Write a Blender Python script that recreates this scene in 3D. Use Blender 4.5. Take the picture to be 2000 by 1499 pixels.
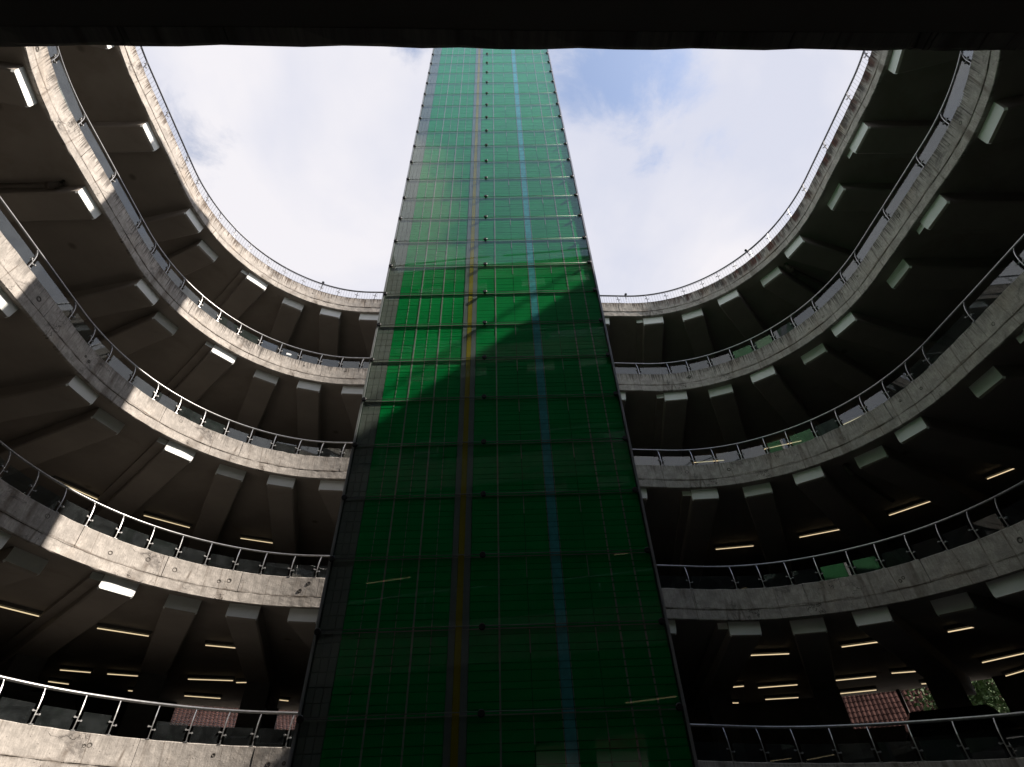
import bpy, math, random
import numpy as np
from mathutils import Matrix, Vector
random.seed(7); rng = np.random.default_rng(11)
for o in list(bpy.data.objects): bpy.data.objects.remove(o)
scene = bpy.context.scene
COL = scene.collection
EYE = 1.65                                    # camera height above the ground floor

# ------------------------------------------------------------------ camera
cam_d = bpy.data.cameras.new('camera'); cam = bpy.data.objects.new('camera', cam_d); COL.objects.link(cam)
RIGHT = (0.9993306, 0.0239732, -0.0276334); UP = (0.0365830, -0.6548705, 0.7548552); FWD = (0.0, 0.7553608, 0.6553091)
M = Matrix.Identity(4)
for i in range(3):
    M[i][0] = RIGHT[i]; M[i][1] = UP[i]; M[i][2] = -FWD[i]
M[2][3] = EYE
cam.matrix_world = M
cam_d.sensor_width = 36.0; cam_d.lens = 18.732; cam_d.clip_start = 0.05; cam_d.clip_end = 3000
scene.camera = cam

# ------------------------------------------------------------------ light
SUN = Vector((1.0, -0.165, 0.985)).normalized()          # direction towards the sun
EL = math.asin(SUN.z); AZ = math.atan2(SUN.x, SUN.y)
sd = bpy.data.lights.new('sun', 'SUN'); sun = bpy.data.objects.new('sun', sd); COL.objects.link(sun)
sun.location = (30, -5, 45)
sun.rotation_euler = SUN.to_track_quat('Z', 'Y').to_euler()
sd.energy = 5.0; sd.angle = math.radians(0.55); sd.color = (1.0, 0.90, 0.80)

scene.view_settings.view_transform = 'Standard'; scene.view_settings.look = 'None'
scene.view_settings.gamma = 1; scene.view_settings.use_curve_mapping = False
scene.view_settings.exposure = 1.0

world = bpy.data.worlds.new('World'); scene.world = world; world.use_nodes = True
wt = world.node_tree; wt.nodes.clear()
def wn(t, **k):
    n = wt.nodes.new(t)
    for a, b in k.items(): setattr(n, a, b)
    return n
def wl(a, b): wt.links.new(a, b)
def wmath(op, a, b=None, c=None, clamp=False):
    n = wn('ShaderNodeMath', operation=op, use_clamp=clamp)
    for i, v in enumerate((a, b, c)):
        if v is None: continue
        if isinstance(v, (int, float)): n.inputs[i].default_value = v
        else: wl(v, n.inputs[i])
    return n.outputs[0]
wo = wn('ShaderNodeOutputWorld')
sky = wn('ShaderNodeTexSky', sky_type='NISHITA', sun_disc=False)
sky.sun_elevation = EL; sky.sun_rotation = AZ; sky.air_density = 1.0; sky.dust_density = 1.5; sky.ozone_density = 1.0
bg_sky = wn('ShaderNodeBackground'); wl(sky.outputs[0], bg_sky.inputs[0]); bg_sky.inputs[1].default_value = 0.12
geo = wn('ShaderNodeTexCoord'); sep = wn('ShaderNodeSeparateXYZ'); wl(geo.outputs['Generated'], sep.inputs[0])
zc = wmath('ADD', wmath('MAXIMUM', sep.outputs[2], 0.0), 0.12)
px_ = wmath('DIVIDE', sep.outputs[0], zc); py_ = wmath('DIVIDE', sep.outputs[1], zc)
comb = wn('ShaderNodeCombineXYZ'); wl(px_, comb.inputs[0]); wl(py_, comb.inputs[1])
def wnoise(scale, detail, rough, off, dist=0.0):
    mp = wn('ShaderNodeMapping'); wl(comb.outputs[0], mp.inputs[0]); mp.inputs['Location'].default_value = off
    n = wn('ShaderNodeTexNoise'); wl(mp.outputs[0], n.inputs['Vector'])
    n.inputs['Scale'].default_value = scale; n.inputs['Detail'].default_value = detail
    n.inputs['Roughness'].default_value = rough; n.inputs['Distortion'].default_value = dist
    return n.outputs['Fac']
n1 = wnoise(1.7, 8, 0.55, (3.1, 1.7, 0), 0.25)
n2 = wnoise(6.0, 9, 0.66, (0.3, 4.7, 0), 0.4)
n3 = wnoise(2.1, 5, 0.5, (7.3, 2.2, 0), 0.3)
def blob(cx, cy, r):           # a gap between the clouds, around a point of the cloud layer
    dx = wmath('SUBTRACT', px_, cx); dy = wmath('SUBTRACT', py_, cy)
    d = wmath('SQRT', wmath('ADD', wmath('MULTIPLY', dx, dx), wmath('MULTIPLY', dy, dy)))
    return wmath('SUBTRACT', 1.0, wmath('DIVIDE', d, r), clamp=True)
GAPS = [(0.14, 0.31, 0.15, .85), (0.27, 0.29, 0.12, .65), (0.34, 0.41, 0.13, .42), (0.24, 0.43, 0.08, .4), (-0.134, 0.262, 0.075, .7), (-0.50, 0.31, 0.20, .40),
        (-0.49, 0.42, 0.12, .28), (0.70, 0.55, 0.30, .6), (0.32, -0.42, 0.52, 2.6), (-0.10, -0.22, 0.20, 1.8), (0.9, -0.6, 0.5, .8), (-0.9, -0.9, 0.6, .8)]
gaps = None
for gx, gy, gr, gs in GAPS:
    q = wmath('MULTIPLY', blob(gx, gy, gr), gs); gaps = q if gaps is None else wmath('ADD', gaps, q)
cov = wmath('ADD', wmath('MULTIPLY', n1, 0.7), wmath('MULTIPLY', n2, 0.8))
cov = wmath('SUBTRACT', cov, wmath('MULTIPLY', gaps, 0.62))
cov = wmath('ADD', cov, 0.20)
cm = wn('ShaderNodeMapRange', interpolation_type='SMOOTHSTEP'); wl(cov, cm.inputs[0]); cm.inputs[1].default_value = 0.40; cm.inputs[2].default_value = 0.72; cm.inputs[3].default_value = 0.10
ccol = wn('ShaderNodeValToRGB'); wl(wmath('ADD', wmath('MULTIPLY', n3, 0.7), wmath('MULTIPLY', n1, 0.3)), ccol.inputs[0])
e = ccol.color_ramp.elements; e[0].position = 0.40; e[0].color = (0.66, 0.68, 0.79, 1); e[1].position = 0.56; e[1].color = (0.84, 0.82, 0.86, 1)
bg_c = wn('ShaderNodeBackground'); wl(ccol.outputs[0], bg_c.inputs[0]); bg_c.inputs[1].default_value = 0.545
mixs = wn('ShaderNodeMixShader'); wl(cm.outputs[0], mixs.inputs[0]); wl(bg_sky.outputs[0], mixs.inputs[1]); wl(bg_c.outputs[0], mixs.inputs[2])
wl(mixs.outputs[0], wo.inputs[0])

# ------------------------------------------------------------------ materials
def mat(name):
    m = bpy.data.materials.new(name); m.use_nodes = True; nt = m.node_tree; nt.nodes.clear()
    out = nt.nodes.new('ShaderNodeOutputMaterial'); return m, nt, out
def N(nt, t, ins=None, **k):
    n = nt.nodes.new(t)
    for a, b in k.items(): setattr(n, a, b)
    for a, b in (ins or {}).items():
        if hasattr(b, 'is_output') or isinstance(b, bpy.types.NodeSocket): nt.links.new(b, n.inputs[a])
        else: n.inputs[a].default_value = b
    return n
def MA(nt, op, a, b=None, clamp=False):
    n = nt.nodes.new('ShaderNodeMath'); n.operation = op; n.use_clamp = clamp
    for i, v in enumerate((a, b)):
        if v is None: continue
        if isinstance(v, (int, float)): n.inputs[i].default_value = v
        else: nt.links.new(v, n.inputs[i])
    return n.outputs[0]
def MIX(nt, fac, a, b, mode='MIX'):
    n = nt.nodes.new('ShaderNodeMix'); n.data_type = 'RGBA'; n.blend_type = mode
    for i, v in ((0, fac), (6, a), (7, b)):
        if isinstance(v, (int, float)): n.inputs[i].default_value = v
        elif isinstance(v, tuple): n.inputs[i].default_value = (*v, 1) if len(v) == 3 else v
        else: nt.links.new(v, n.inputs[i])
    return n.outputs[2]
def RNG(nt, v, a, b, c=0.0, d=1.0):
    n = nt.nodes.new('ShaderNodeMapRange'); n.interpolation_type = 'SMOOTHSTEP'; nt.links.new(v, n.inputs[0])
    for i, x in enumerate((a, b, c, d)): n.inputs[i + 1].default_value = x
    return n.outputs[0]
def NZ(nt, vec, scale, detail=4, rough=0.5, sc=(1, 1, 1), off=(0, 0, 0), dist=0.0):
    mp = N(nt, 'ShaderNodeMapping', {'Vector': vec, 'Scale': sc, 'Location': off})
    n = N(nt, 'ShaderNodeTexNoise', {'Vector': mp.outputs[0], 'Scale': scale, 'Detail': detail, 'Roughness': rough, 'Distortion': dist})
    return n.outputs['Fac']

def simple(name, col, rough=0.6, metal=0.0, var=0.12, scale=6, bump=0.0, spec=0.5):
    m, nt, out = mat(name)
    tc = N(nt, 'ShaderNodeTexCoord').outputs['Object']
    f = NZ(nt, tc, scale, 5, 0.6)
    c = MIX(nt, RNG(nt, f, 0.3, 0.7), tuple(x * (1 - var) for x in col), tuple(min(1, x * (1 + var)) for x in col))
    if name in ('soffit_render', 'beam_paint'):
        st = RNG(nt, NZ(nt, tc, 0.55, 7, 0.68, off=(2, 2, 2), dist=0.5), 0.50, 0.66)
        c = MIX(nt, MA(nt, 'MULTIPLY', st, 0.32), c, (0.20, 0.165, 0.13))
        vo = N(nt, 'ShaderNodeTexVoronoi', {'Vector': tc, 'Scale': 0.9, 'Randomness': 1.0})
        c = MIX(nt, MA(nt, 'MULTIPLY', RNG(nt, vo.outputs['Distance'], 0.03, 0.11, 1.0, 0.0), 0.6), c, (0.09, 0.075, 0.06))
    b = N(nt, 'ShaderNodeBsdfPrincipled', {'Base Color': c, 'Roughness': rough, 'Metallic': metal, 'Specular IOR Level': spec})
    if bump:
        bp = N(nt, 'ShaderNodeBump', {'Strength': bump, 'Distance': 0.01, 'Height': NZ(nt, tc, scale * 8, 4, 0.7)})
        nt.links.new(bp.outputs[0], b.inputs['Normal'])
    nt.links.new(b.outputs[0], out.inputs[0]); return m

def concrete(name, base, streak=0.6, streak_col=(0.05, 0.045, 0.04), brown=0.3, rust=0.0, low=False):
    """weathered board-marked concrete; UV: x along the edge in metres, y height above the bottom of the edge in metres"""
    m, nt, out = mat(name)
    uvn = N(nt, 'ShaderNodeUVMap'); uv = uvn.outputs[0]; s = N(nt, 'ShaderNodeSeparateXYZ', {0: uv})
    obj = N(nt, 'ShaderNodeNewGeometry').outputs['Position']
    rnd = N(nt, 'ShaderNodeObjectInfo').outputs['Random']
    big = NZ(nt, uv, 0.9, 5, 0.6); mid = NZ(nt, uv, 5.0, 6, 0.65, off=(3, 1, 0)); fine = NZ(nt, uv, 40, 4, 0.7)
    sp0 = NZ(nt, uv, 26, 5, 0.8, off=(1, 3, 0))
    grain = NZ(nt, uv, 14, 4, 0.7, sc=(3.2, 0.5, 1))
    c = MIX(nt, RNG(nt, mid, 0.34, 0.68), tuple(x * 0.72 for x in base), tuple(x * 1.12 for x in base))
    c = MIX(nt, MA(nt, 'MULTIPLY', RNG(nt, big, 0.5, 0.72), brown), c, (base[0] * 0.80, base[1] * 0.64, base[2] * 0.47))
    c = MIX(nt, RNG(nt, grain, 0.35, 0.7, 0.0, 0.6), c, tuple(x * 0.52 for x in base))
    c = MIX(nt, MA(nt, 'MULTIPLY', MA(nt, 'SUBTRACT', rnd, 0.5), 0.25, clamp=True), c, (0.1, 0.1, 0.1))
    c = MIX(nt, RNG(nt, sp0, 0.52, 0.70, 0.0, 0.55), c, tuple(x * 0.42 for x in base))
    # drip streaks falling from the top edge, each of its own length
    st = NZ(nt, uv, 1.0, 4, 0.75, sc=(30, 0.35, 1)); st2 = NZ(nt, uv, 1.0, 4, 0.6, sc=(3.2, 0.4, 1), off=(5, 2, 0))
    depth = MA(nt, 'SUBTRACT', 0.614, s.outputs[1])
    ln = MA(nt, 'ADD', MA(nt, 'MULTIPLY', RNG(nt, st, 0.40, 0.66), 0.36 if streak > .5 else .26), MA(nt, 'MULTIPLY', RNG(nt, st2, 0.45, 0.8), 0.24))
    k = MA(nt, 'DIVIDE', MA(nt, 'SUBTRACT', ln, depth), 0.16, clamp=True)
    k = MA(nt, 'MULTIPLY', k, streak)
    c = MIX(nt, k, c, streak_col)
    # dirt that gathers along the horizontal joint and pits in the face
    if low:
        jd = MA(nt, 'SUBTRACT', 0.195, s.outputs[1])
    else:
        jd = MA(nt, 'SUBTRACT', s.outputs[1], 0.195)
    jk = MA(nt, 'MULTIPLY', MA(nt, 'SUBTRACT', 1.0, MA(nt, 'DIVIDE', jd, 0.022), clamp=True), RNG(nt, NZ(nt, uv, 2.2, 5, 0.7, off=(9, 0, 0)), 0.42, 0.62))
    c = MIX(nt, MA(nt, 'MULTIPLY', jk, 0.6), c, (0.035, 0.028, 0.022))
    if rust:
        sp = N(nt, 'ShaderNodeSeparateXYZ', {0: obj})
        right = RNG(nt, sp.outputs[0], 4.0, 6.5)
        rs = RNG(nt, NZ(nt, uv, 1.0, 3, 0.6, sc=(4.2, 0.5, 1), off=(1, 7, 0)), 0.46, 0.6)
        rk = MA(nt, 'MULTIPLY', MA(nt, 'MULTIPLY', rs, right), MA(nt, 'DIVIDE', MA(nt, 'SUBTRACT', 0.36, depth), 0.12, clamp=True))
        c = MIX(nt, MA(nt, 'MULTIPLY', rk, rust), c, (0.085, 0.022, 0.013))
        dk = MA(nt, 'MULTIPLY', RNG(nt, NZ(nt, uv, 1.0, 4, 0.7, sc=(9, 0.8, 1), off=(4, 4, 0)), 0.42, 0.6), MA(nt, 'DIVIDE', MA(nt, 'SUBTRACT', 0.42, depth), 0.2, clamp=True))
        c = MIX(nt, MA(nt, 'MULTIPLY', MA(nt, 'MULTIPLY', dk, right), 0.75), c, (0.03, 0.026, 0.024))
    # seepage stains running down the whole face here and there
    se = MA(nt, 'MULTIPLY', RNG(nt, NZ(nt, uv, 1.0, 4, 0.65, sc=(2.6, 0.28, 1), off=(7, 5, 0)), 0.58, 0.68), RNG(nt, NZ(nt, uv, 6.0, 5, 0.7, sc=(1.5, .6, 1)), 0.3, 0.6))
    c = MIX(nt, MA(nt, 'MULTIPLY', se, 0.62), c, (0.105, 0.082, 0.062))
    # wandering vertical shutter marks, and a ragged dirty line where the upstand was cast on the slab
    vl = MA(nt, 'ABSOLUTE', MA(nt, 'SUBTRACT', NZ(nt, uv, 1.0, 2, 0.4, sc=(1.25, 0.10, 1), off=(11, 3, 0)), 0.5))
    c = MIX(nt, MA(nt, 'MULTIPLY', RNG(nt, vl, 0.0, 0.010, 1.0, 0.0), RNG(nt, mid, 0.35, 0.6, 0.15, 0.75)), c, (0.12, 0.095, 0.075))
    wob = MA(nt, 'MULTIPLY', MA(nt, 'SUBTRACT', NZ(nt, uv, 1.3, 6, 0.7, off=(8, 8, 0)), 0.5), 0.16)
    hl = MA(nt, 'ABSOLUTE', MA(nt, 'ADD', MA(nt, 'SUBTRACT', s.outputs[1], 0.215), wob))
    c = MIX(nt, MA(nt, 'MULTIPLY', RNG(nt, hl, 0.003, 0.026, 1.0, 0.0), RNG(nt, big, 0.36, 0.62, 0.1, 0.8)), c, (0.11, 0.085, 0.065))
    # dark blotches of lichen and old seepage
    bl = RNG(nt, NZ(nt, uv, 1.9, 8, 0.76, off=(4, 9, 0), dist=0.6), 0.56, 0.66)
    c = MIX(nt, MA(nt, 'MULTIPLY', bl, 0.6), c, (0.07, 0.062, 0.058))
    # fine cracks
    vo = N(nt, 'ShaderNodeTexVoronoi', {'Vector': N(nt, 'ShaderNodeMapping', {'Vector': uv, 'Scale': (1.4, 2.4, 1)}).outputs[0], 'Scale': 1.0}, feature='DISTANCE_TO_EDGE')
    vmix = N(nt, 'ShaderNodeTexNoise', {'Vector': uv, 'Scale': 3.0, 'Detail': 5.0})
    wv = N(nt, 'ShaderNodeVectorMath', {0: uv, 1: vmix.outputs['Color']}, operation='ADD')
    nt.links.new(wv.outputs[0], vo.inputs['Vector'])
    crack = MA(nt, 'MULTIPLY', RNG(nt, vo.outputs['Distance'], 0.0, 0.012, 1.0, 0.0), RNG(nt, NZ(nt, uv, 0.8, 3, 0.5, off=(2, 6, 0)), 0.5, 0.6))
    c = MIX(nt, MA(nt, 'MULTIPLY', crack, 0.7), c, (0.04, 0.035, 0.03))
    pit = N(nt, 'ShaderNodeTexVoronoi', {'Vector': uv, 'Scale': 13.0, 'Randomness': 1.0})
    pk = MA(nt, 'MULTIPLY', RNG(nt, pit.outputs['Distance'], 0.05, 0.16, 1.0, 0.0), RNG(nt, fine, 0.45, 0.6))
    c = MIX(nt, MA(nt, 'MULTIPLY', pk, 0.55), c, (0.05, 0.045, 0.04))
    b = N(nt, 'ShaderNodeBsdfPrincipled', {'Base Color': c, 'Roughness': 0.9, 'Specular IOR Level': 0.25})
    h = MA(nt, 'ADD', MA(nt, 'MULTIPLY', fine, 0.5), MA(nt, 'SUBTRACT', MA(nt, 'MULTIPLY', mid, 0.8), MA(nt, 'ADD', pk, MA(nt, 'MULTIPLY', crack, 1.5))))
    bp = N(nt, 'ShaderNodeBump', {'Strength': 0.55, 'Distance': 0.012, 'Height': h}); nt.links.new(bp.outputs[0], b.inputs['Normal'])
    nt.links.new(b.outputs[0], out.inputs[0]); return m

def glass(name, ior, tint, dust=0.0, dust_col=(0.3, 0.32, 0.33)):
    m, nt, out = mat(name)
    tc = N(nt, 'ShaderNodeTexCoord').outputs['Object']
    bf = N(nt, 'ShaderNodeNewGeometry').outputs['Backfacing']
    fr = N(nt, 'ShaderNodeFresnel', {'IOR': MA(nt, 'ADD', MA(nt, 'MULTIPLY', bf, 1.0 / ior - ior), ior)})      # thin sheet: both faces mirror alike
    frv = MA(nt, 'MINIMUM', fr.outputs[0], 0.30)
    tr = N(nt, 'ShaderNodeBsdfTransparent', {'Color': (*tint, 1)})
    gl = N(nt, 'ShaderNodeBsdfGlossy', {'Color': (1, 1, 1, 1), 'Roughness': 0.0})
    base = tr.outputs[0]
    if dust:
        d = N(nt, 'ShaderNodeBsdfDiffuse', {'Color': (*dust_col, 1)})
        k = MA(nt, 'MULTIPLY', RNG(nt, NZ(nt, tc, 3.0, 7, 0.7, dist=1.0), 0.35, 0.75, 0.35, 1.0), dust)
        mx = N(nt, 'ShaderNodeMixShader', {0: k, 1: base, 2: d.outputs[0]}); base = mx.outputs[0]
    mx = N(nt, 'ShaderNodeMixShader', {0: frv, 1: base, 2: gl.outputs[0]})
    nt.links.new(mx.outputs[0], out.inputs[0]); return m

def emit(name, col, s):
    m, nt, out = mat(name); e_ = N(nt, 'ShaderNodeEmission', {'Color': (*col, 1), 'Strength': s}); nt.links.new(e_.outputs[0], out.inputs[0]); return m

CB = (0.48, 0.445, 0.405)
M_CON = [concrete('concrete_bare_%d' % i, CB, st, brown=br, rust=ru, streak_col=sc) for i, (st, br, ru, sc) in enumerate(
    [(0.25, 0.25, 0, (0.06, 0.05, 0.04)), (0.15, 0.25, 0, (0.06, 0.05, 0.04)), (0.4, 0.3, 0, (0.055, 0.05, 0.045)), (0.75, 0.35, 0, (0.06, 0.052, 0.046)), (0.9, 0.7, 0.9, (0.075, 0.055, 0.042))])]
M_CONL = [concrete('concrete_low_%d' % i, CB, 0.0, brown=br, low=True) for i, br in enumerate([0.3, 0.3, 0.35, 0.35, 0.4])]
M_HOLE = simple('concrete_tie_hole', (0.10, 0.09, 0.08), 0.95)
M_SOFF = simple('soffit_render', (0.33, 0.295, 0.26), 0.9, var=0.07, scale=1.2, bump=0.15)
M_BEAM = simple('beam_paint', (0.34, 0.305, 0.27), 0.85, var=0.06, scale=1.5, bump=0.1)
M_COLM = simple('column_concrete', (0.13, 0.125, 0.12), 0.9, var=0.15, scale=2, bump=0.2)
M_BEND = simple('beam_end_white_paint', (0.84, 0.86, 0.84), 0.8, var=0.04, scale=3)
M_FLOOR = simple('deck_asphalt', (0.085, 0.078, 0.07), 0.85, var=0.2, scale=2, bump=0.3)
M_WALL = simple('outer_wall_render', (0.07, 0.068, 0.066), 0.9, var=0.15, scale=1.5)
M_STEEL = simple('stainless_steel', (0.40, 0.40, 0.40), 0.42, 0.85, var=0.15, scale=9)
M_CLIP = simple('clamp_cast_steel', (0.26, 0.26, 0.26), 0.6, 0.4, var=0.1)
M_STEELD = simple('galvanised_steel', (0.13, 0.135, 0.15), 0.5, 0.6, var=0.2, scale=9)
M_PANE = glass('balustrade_glass', 1.6, (0.74, 0.80, 0.80), 0.05)
M_PIPE = simple('drain_pipe_plastic', (0.09, 0.075, 0.06), 0.6)
M_TUBE = emit('fluorescent_tube', (1.0, 0.78, 0.46), 0.45)
M_HOUS = simple('lamp_housing', (0.12, 0.12, 0.115), 0.5)
M_GREEN = simple('green_tile_glaze', (0.002, 0.47, 0.115), 0.45, var=0.10, scale=2.0, spec=0.15)
M_SIDE = simple('side_cladding_green', (0.015, 0.14, 0.04), 0.5, var=0.15, scale=1.0)
M_TEAL = simple('blue_tile_glaze', (0.14, 0.62, 0.72), 0.4, var=0.15, scale=14, spec=0.15)
M_GREY = simple('grey_tile_glaze', (0.33, 0.32, 0.31), 0.5, var=0.06, scale=4)
M_YEL = simple('yellow_strip_enamel', (0.52, 0.37, 0.01), 0.45, var=0.08)
M_GREYS = simple('grey_strip_enamel', (0.30, 0.31, 0.33), 0.45, var=0.06)
M_LINE = simple('pale_metal_trim', (0.50, 0.48, 0.46), 0.5, 0.0, var=0.12, scale=20)
M_GROUT = simple('dark_grout', (0.03, 0.04, 0.035), 0.9)
M_ROD = simple('tension_rod_steel', (0.30, 0.29, 0.29), 0.35, 0.7, var=0.25, scale=5)
M_CLAMP = simple('black_rubber', (0.012, 0.012, 0.013), 0.5)
M_FRAME = simple('aluminium_frame', (0.50, 0.51, 0.52), 0.4, 0.4, var=0.1)
M_TGLASS = glass('tower_glass', 1.38, (0.93, 0.98, 0.95))
M_DARKG = glass('window_glass', 1.5, (0.55, 0.6, 0.6), 0.04)
M_CAR = simple('dark_car_paint', (0.02, 0.022, 0.026), 0.25, 0.2, var=0.05)
M_TYRE = simple('tyre_rubber', (0.02, 0.02, 0.02), 0.8)
M_CGLASS = simple('car_window_glass', (0.015, 0.018, 0.02), 0.08)
M_ROOFT = simple('terracotta_tile', (0.040, 0.021, 0.018), 0.95, var=0.45, scale=1.2, spec=0.02)
M_PLAST = simple('pale_house_plaster', (0.55, 0.51, 0.45), 0.9, var=0.1)
M_LEAF = simple('tree_leaf', (0.04, 0.085, 0.015), 0.8, var=0.4, scale=1.5)
M_BARK = simple('tree_bark', (0.10, 0.075, 0.05), 0.9, var=0.3, bump=0.5)
M_GROUND = simple('ground_asphalt', (0.055, 0.055, 0.053), 0.9, var=0.2, scale=0.5)
M_MESH = simple('wire_mesh_steel', (0.40, 0.40, 0.41), 0.5, 0.5)
M_WHITE = simple('white_sticker', (0.8, 0.8, 0.8), 0.6, var=0.02)

# ------------------------------------------------------------------ helpers
def mesh(name, V, F, mats, mi=None, uv=None, smooth=False):
    me = bpy.data.meshes.new(name); me.from_pydata([tuple(map(float, v)) for v in V], [], [tuple(int(i) for i in f) for f in F])
    for m in (mats if isinstance(mats, (list, tuple)) else [mats]): me.materials.append(m)
    if mi is not None: me.polygons.foreach_set('material_index', np.array(mi, dtype=np.int32))
    if uv is not None:
        L = me.uv_layers.new(name='UVMap'); flat = [c for f in F for i in f for c in uv[i]]
        L.data.foreach_set('uv', np.array(flat, dtype=np.float32))
    if smooth: me.polygons.foreach_set('use_smooth', np.ones(len(me.polygons), dtype=bool))
    me.update(); return me
def ob(name, me, parent=None, loc=None, mw=None):
    o = bpy.data.objects.new(name, me); COL.objects.link(o)
    if parent is not None: o.parent = parent
    if mw is not None: o.matrix_local = mw
    elif loc is not None: o.location = loc
    return o
def thing(name, label, cat, loc=(0, 0, 0), group=None):
    o = bpy.data.objects.new(name, None); COL.objects.link(o); o.location = loc; o.empty_display_size = 0.3
    o['label'] = label; o['category'] = cat
    if group: o['group'] = group
    return o
def rel(V, t):                    # world coordinates -> coordinates of a thing's empty (unrotated)
    return np.asarray(V, float) - np.array(t.location[:])
def box_vf(x0, x1, y0, y1, z0, z1):
    V = [(x0, y0, z0), (x1, y0, z0), (x1, y1, z0), (x0, y1, z0), (x0, y0, z1), (x1, y0, z1), (x1, y1, z1), (x0, y1, z1)]
    return V, [(0, 3, 2, 1), (4, 5, 6, 7), (0, 1, 5, 4), (1, 2, 6, 5), (2, 3, 7, 6), (3, 0, 4, 7)]
def join(parts):
    V, F = [], []
    for v, f in parts:
        n = len(V); V += [tuple(q) for q in v]; F += [tuple(i + n for i in g) for g in f]
    return V, F
def tube_vf(P, r, n=8, cap=True):
    P = np.asarray(P, float); T = np.gradient(P, axis=0); T /= np.linalg.norm(T, axis=1)[:, None]
    ref = np.array([0, 0, 1.0]); V = []; F = []
    for i, (p, t) in enumerate(zip(P, T)):
        rf = ref if abs(t[2]) < 0.95 else np.array([1.0, 0, 0])
        a = np.cross(t, rf); a /= np.linalg.norm(a); b = np.cross(a, t)
        for k in range(n):
            g = 2 * math.pi * k / n; V.append(p + r * (a * math.cos(g) + b * math.sin(g)))
    m = len(P)
    for i in range(m - 1):
        for k in range(n):
            F.append((i * n + k, i * n + (k + 1) % n, (i + 1) * n + (k + 1) % n, (i + 1) * n + k))
    if cap: F += [tuple(range(n))[::-1], tuple(range((m - 1) * n, m * n))]
    return V, F
ORD = ['', 'second ', 'third ', 'fourth ', 'fifth ', 'sixth ', 'seventh ', 'eighth ', 'ninth ', 'tenth ']

# ------------------------------------------------------------------ the plan of the opening: a rounded rectangle, coiling down clockwise 3 m a turn
XL, XR, YN, YB, RX, RY = -8.209, 7.968, 0.628, 11.153, 3.906, 4.068
ZS, SL, C2, PSI, THK, FLOOR_H = 1.161, 2.7605, -0.2765, 0.02079, 0.614, 3.0
def plan(yn, n=1200):
    def corner(cx, cy, sx, sy, rev):
        t = np.linspace(0, math.pi / 2, 60); q = np.stack([cx + sx * np.cos(t) * RX, cy + sy * np.sin(t) * RY], 1)
        return q[::-1] if rev else q
    P = np.concatenate([[[(XL + XR) / 2, yn]], corner(XL + RX, yn + RY, -1, -1, True), corner(XL + RX, YB - RY, -1, 1, False),
                        corner(XR - RX, YB - RY, 1, 1, True), corner(XR - RX, yn + RY, 1, -1, False), [[(XL + XR) / 2, yn]]])
    L = np.r_[0, np.cumsum(np.hypot(*np.diff(P, axis=0).T))]; u = np.linspace(0, L[-1], n + 1)
    return np.stack([np.interp(u, L, P[:, 0]), np.interp(u, L, P[:, 1])], 1), u / L[-1]
P_, U_ = plan(YN); P0_, U0_ = plan(0.37)
z0_ = ZS - SL * (U0_ - .5) + C2 * (U0_ - .5) ** 2
Z_ = np.array([z0_[(((P0_ - q) ** 2).sum(1) + 1e3 * (abs(U0_ - v) > .2)).argmin()] for q, v in zip(P_, U_)])
Z_ = np.convolve(np.pad(Z_, 20, mode='edge'), np.ones(41) / 41, 'valid')
def sm(a, b, x):
    t = np.clip((np.asarray(x, float) - a) / (b - a), 0, 1); return t * t * (3 - 2 * t)
Z_ = Z_ + (ZS + 1.5 - Z_[0]) * (1 - sm(0, .14, U_)) + (ZS - 1.5 - Z_[-1]) * sm(.86, 1, U_)
P_[:, 1] += .034 * P_[:, 0] * np.clip((5 - P_[:, 1]) / 4.4, 0, 1)
c_, s_ = math.cos(PSI), math.sin(PSI)
W_ = np.stack([P_[:, 0] * c_ - P_[:, 1] * s_, P_[:, 0] * s_ + P_[:, 1] * c_], 1)
T_ = np.roll(W_, -1, 0) - np.roll(W_, 1, 0); T_[0] = W_[1] - W_[-2]; T_[-1] = T_[0]
T_ /= np.hypot(T_[:, 0], T_[:, 1])[:, None]
N_ = np.stack([-T_[:, 1], T_[:, 0]], 1)
if ((W_ - W_.mean(0)) * N_).sum() < 0: N_ = -N_
for _i in range(2):
    K = np.ones(25) / 25
    N_ = np.stack([np.convolve(np.r_[N_[-13:-1, j], N_[:, j], N_[1:13, j]], K, 'valid') for j in (0, 1)], 1)
    N_ /= np.hypot(N_[:, 0], N_[:, 1])[:, None]
PERIM = float(np.hypot(*np.diff(W_, axis=0).T).sum())
def itp(A, u): return np.stack([np.interp(u, U_, A[:, 0]), np.interp(u, U_, A[:, 1])], -1)
LEV_O = {4: (0.029, 0.14), 0: (0.043, 0.213)}
def zt(u, k):                     # world height of the top of the concrete edge
    z = np.interp(u, U_, Z_) + FLOOR_H * k + EYE
    if k in LEV_O:
        a, b = LEV_O[k]; z = z + (a + b * (np.asarray(u) - .5)) * (sm(.1, .2, u) * (1 - sm(.8, .9, u)))
    if k == 0: z = z - 0.90 * sm(.80, .97, u)
    return z
def PT(u, off, dz, k):            # points: along u, outward offset, height relative to the top of the edge
    u = np.asarray(u, float); q = itp(W_, u) + itp(N_, u) * np.asarray(off)[..., None]
    z = zt(u, k) + dz
    return np.concatenate([q, np.broadcast_to(z, q.shape[:-1])[..., None]], -1)
def woff(u): return np.interp(u, [0, .1, .25, .46, .56, .75, .9, 1], [9, 9, 10.5, 11.0, 8.9, 8.9, 9, 9])
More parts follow.
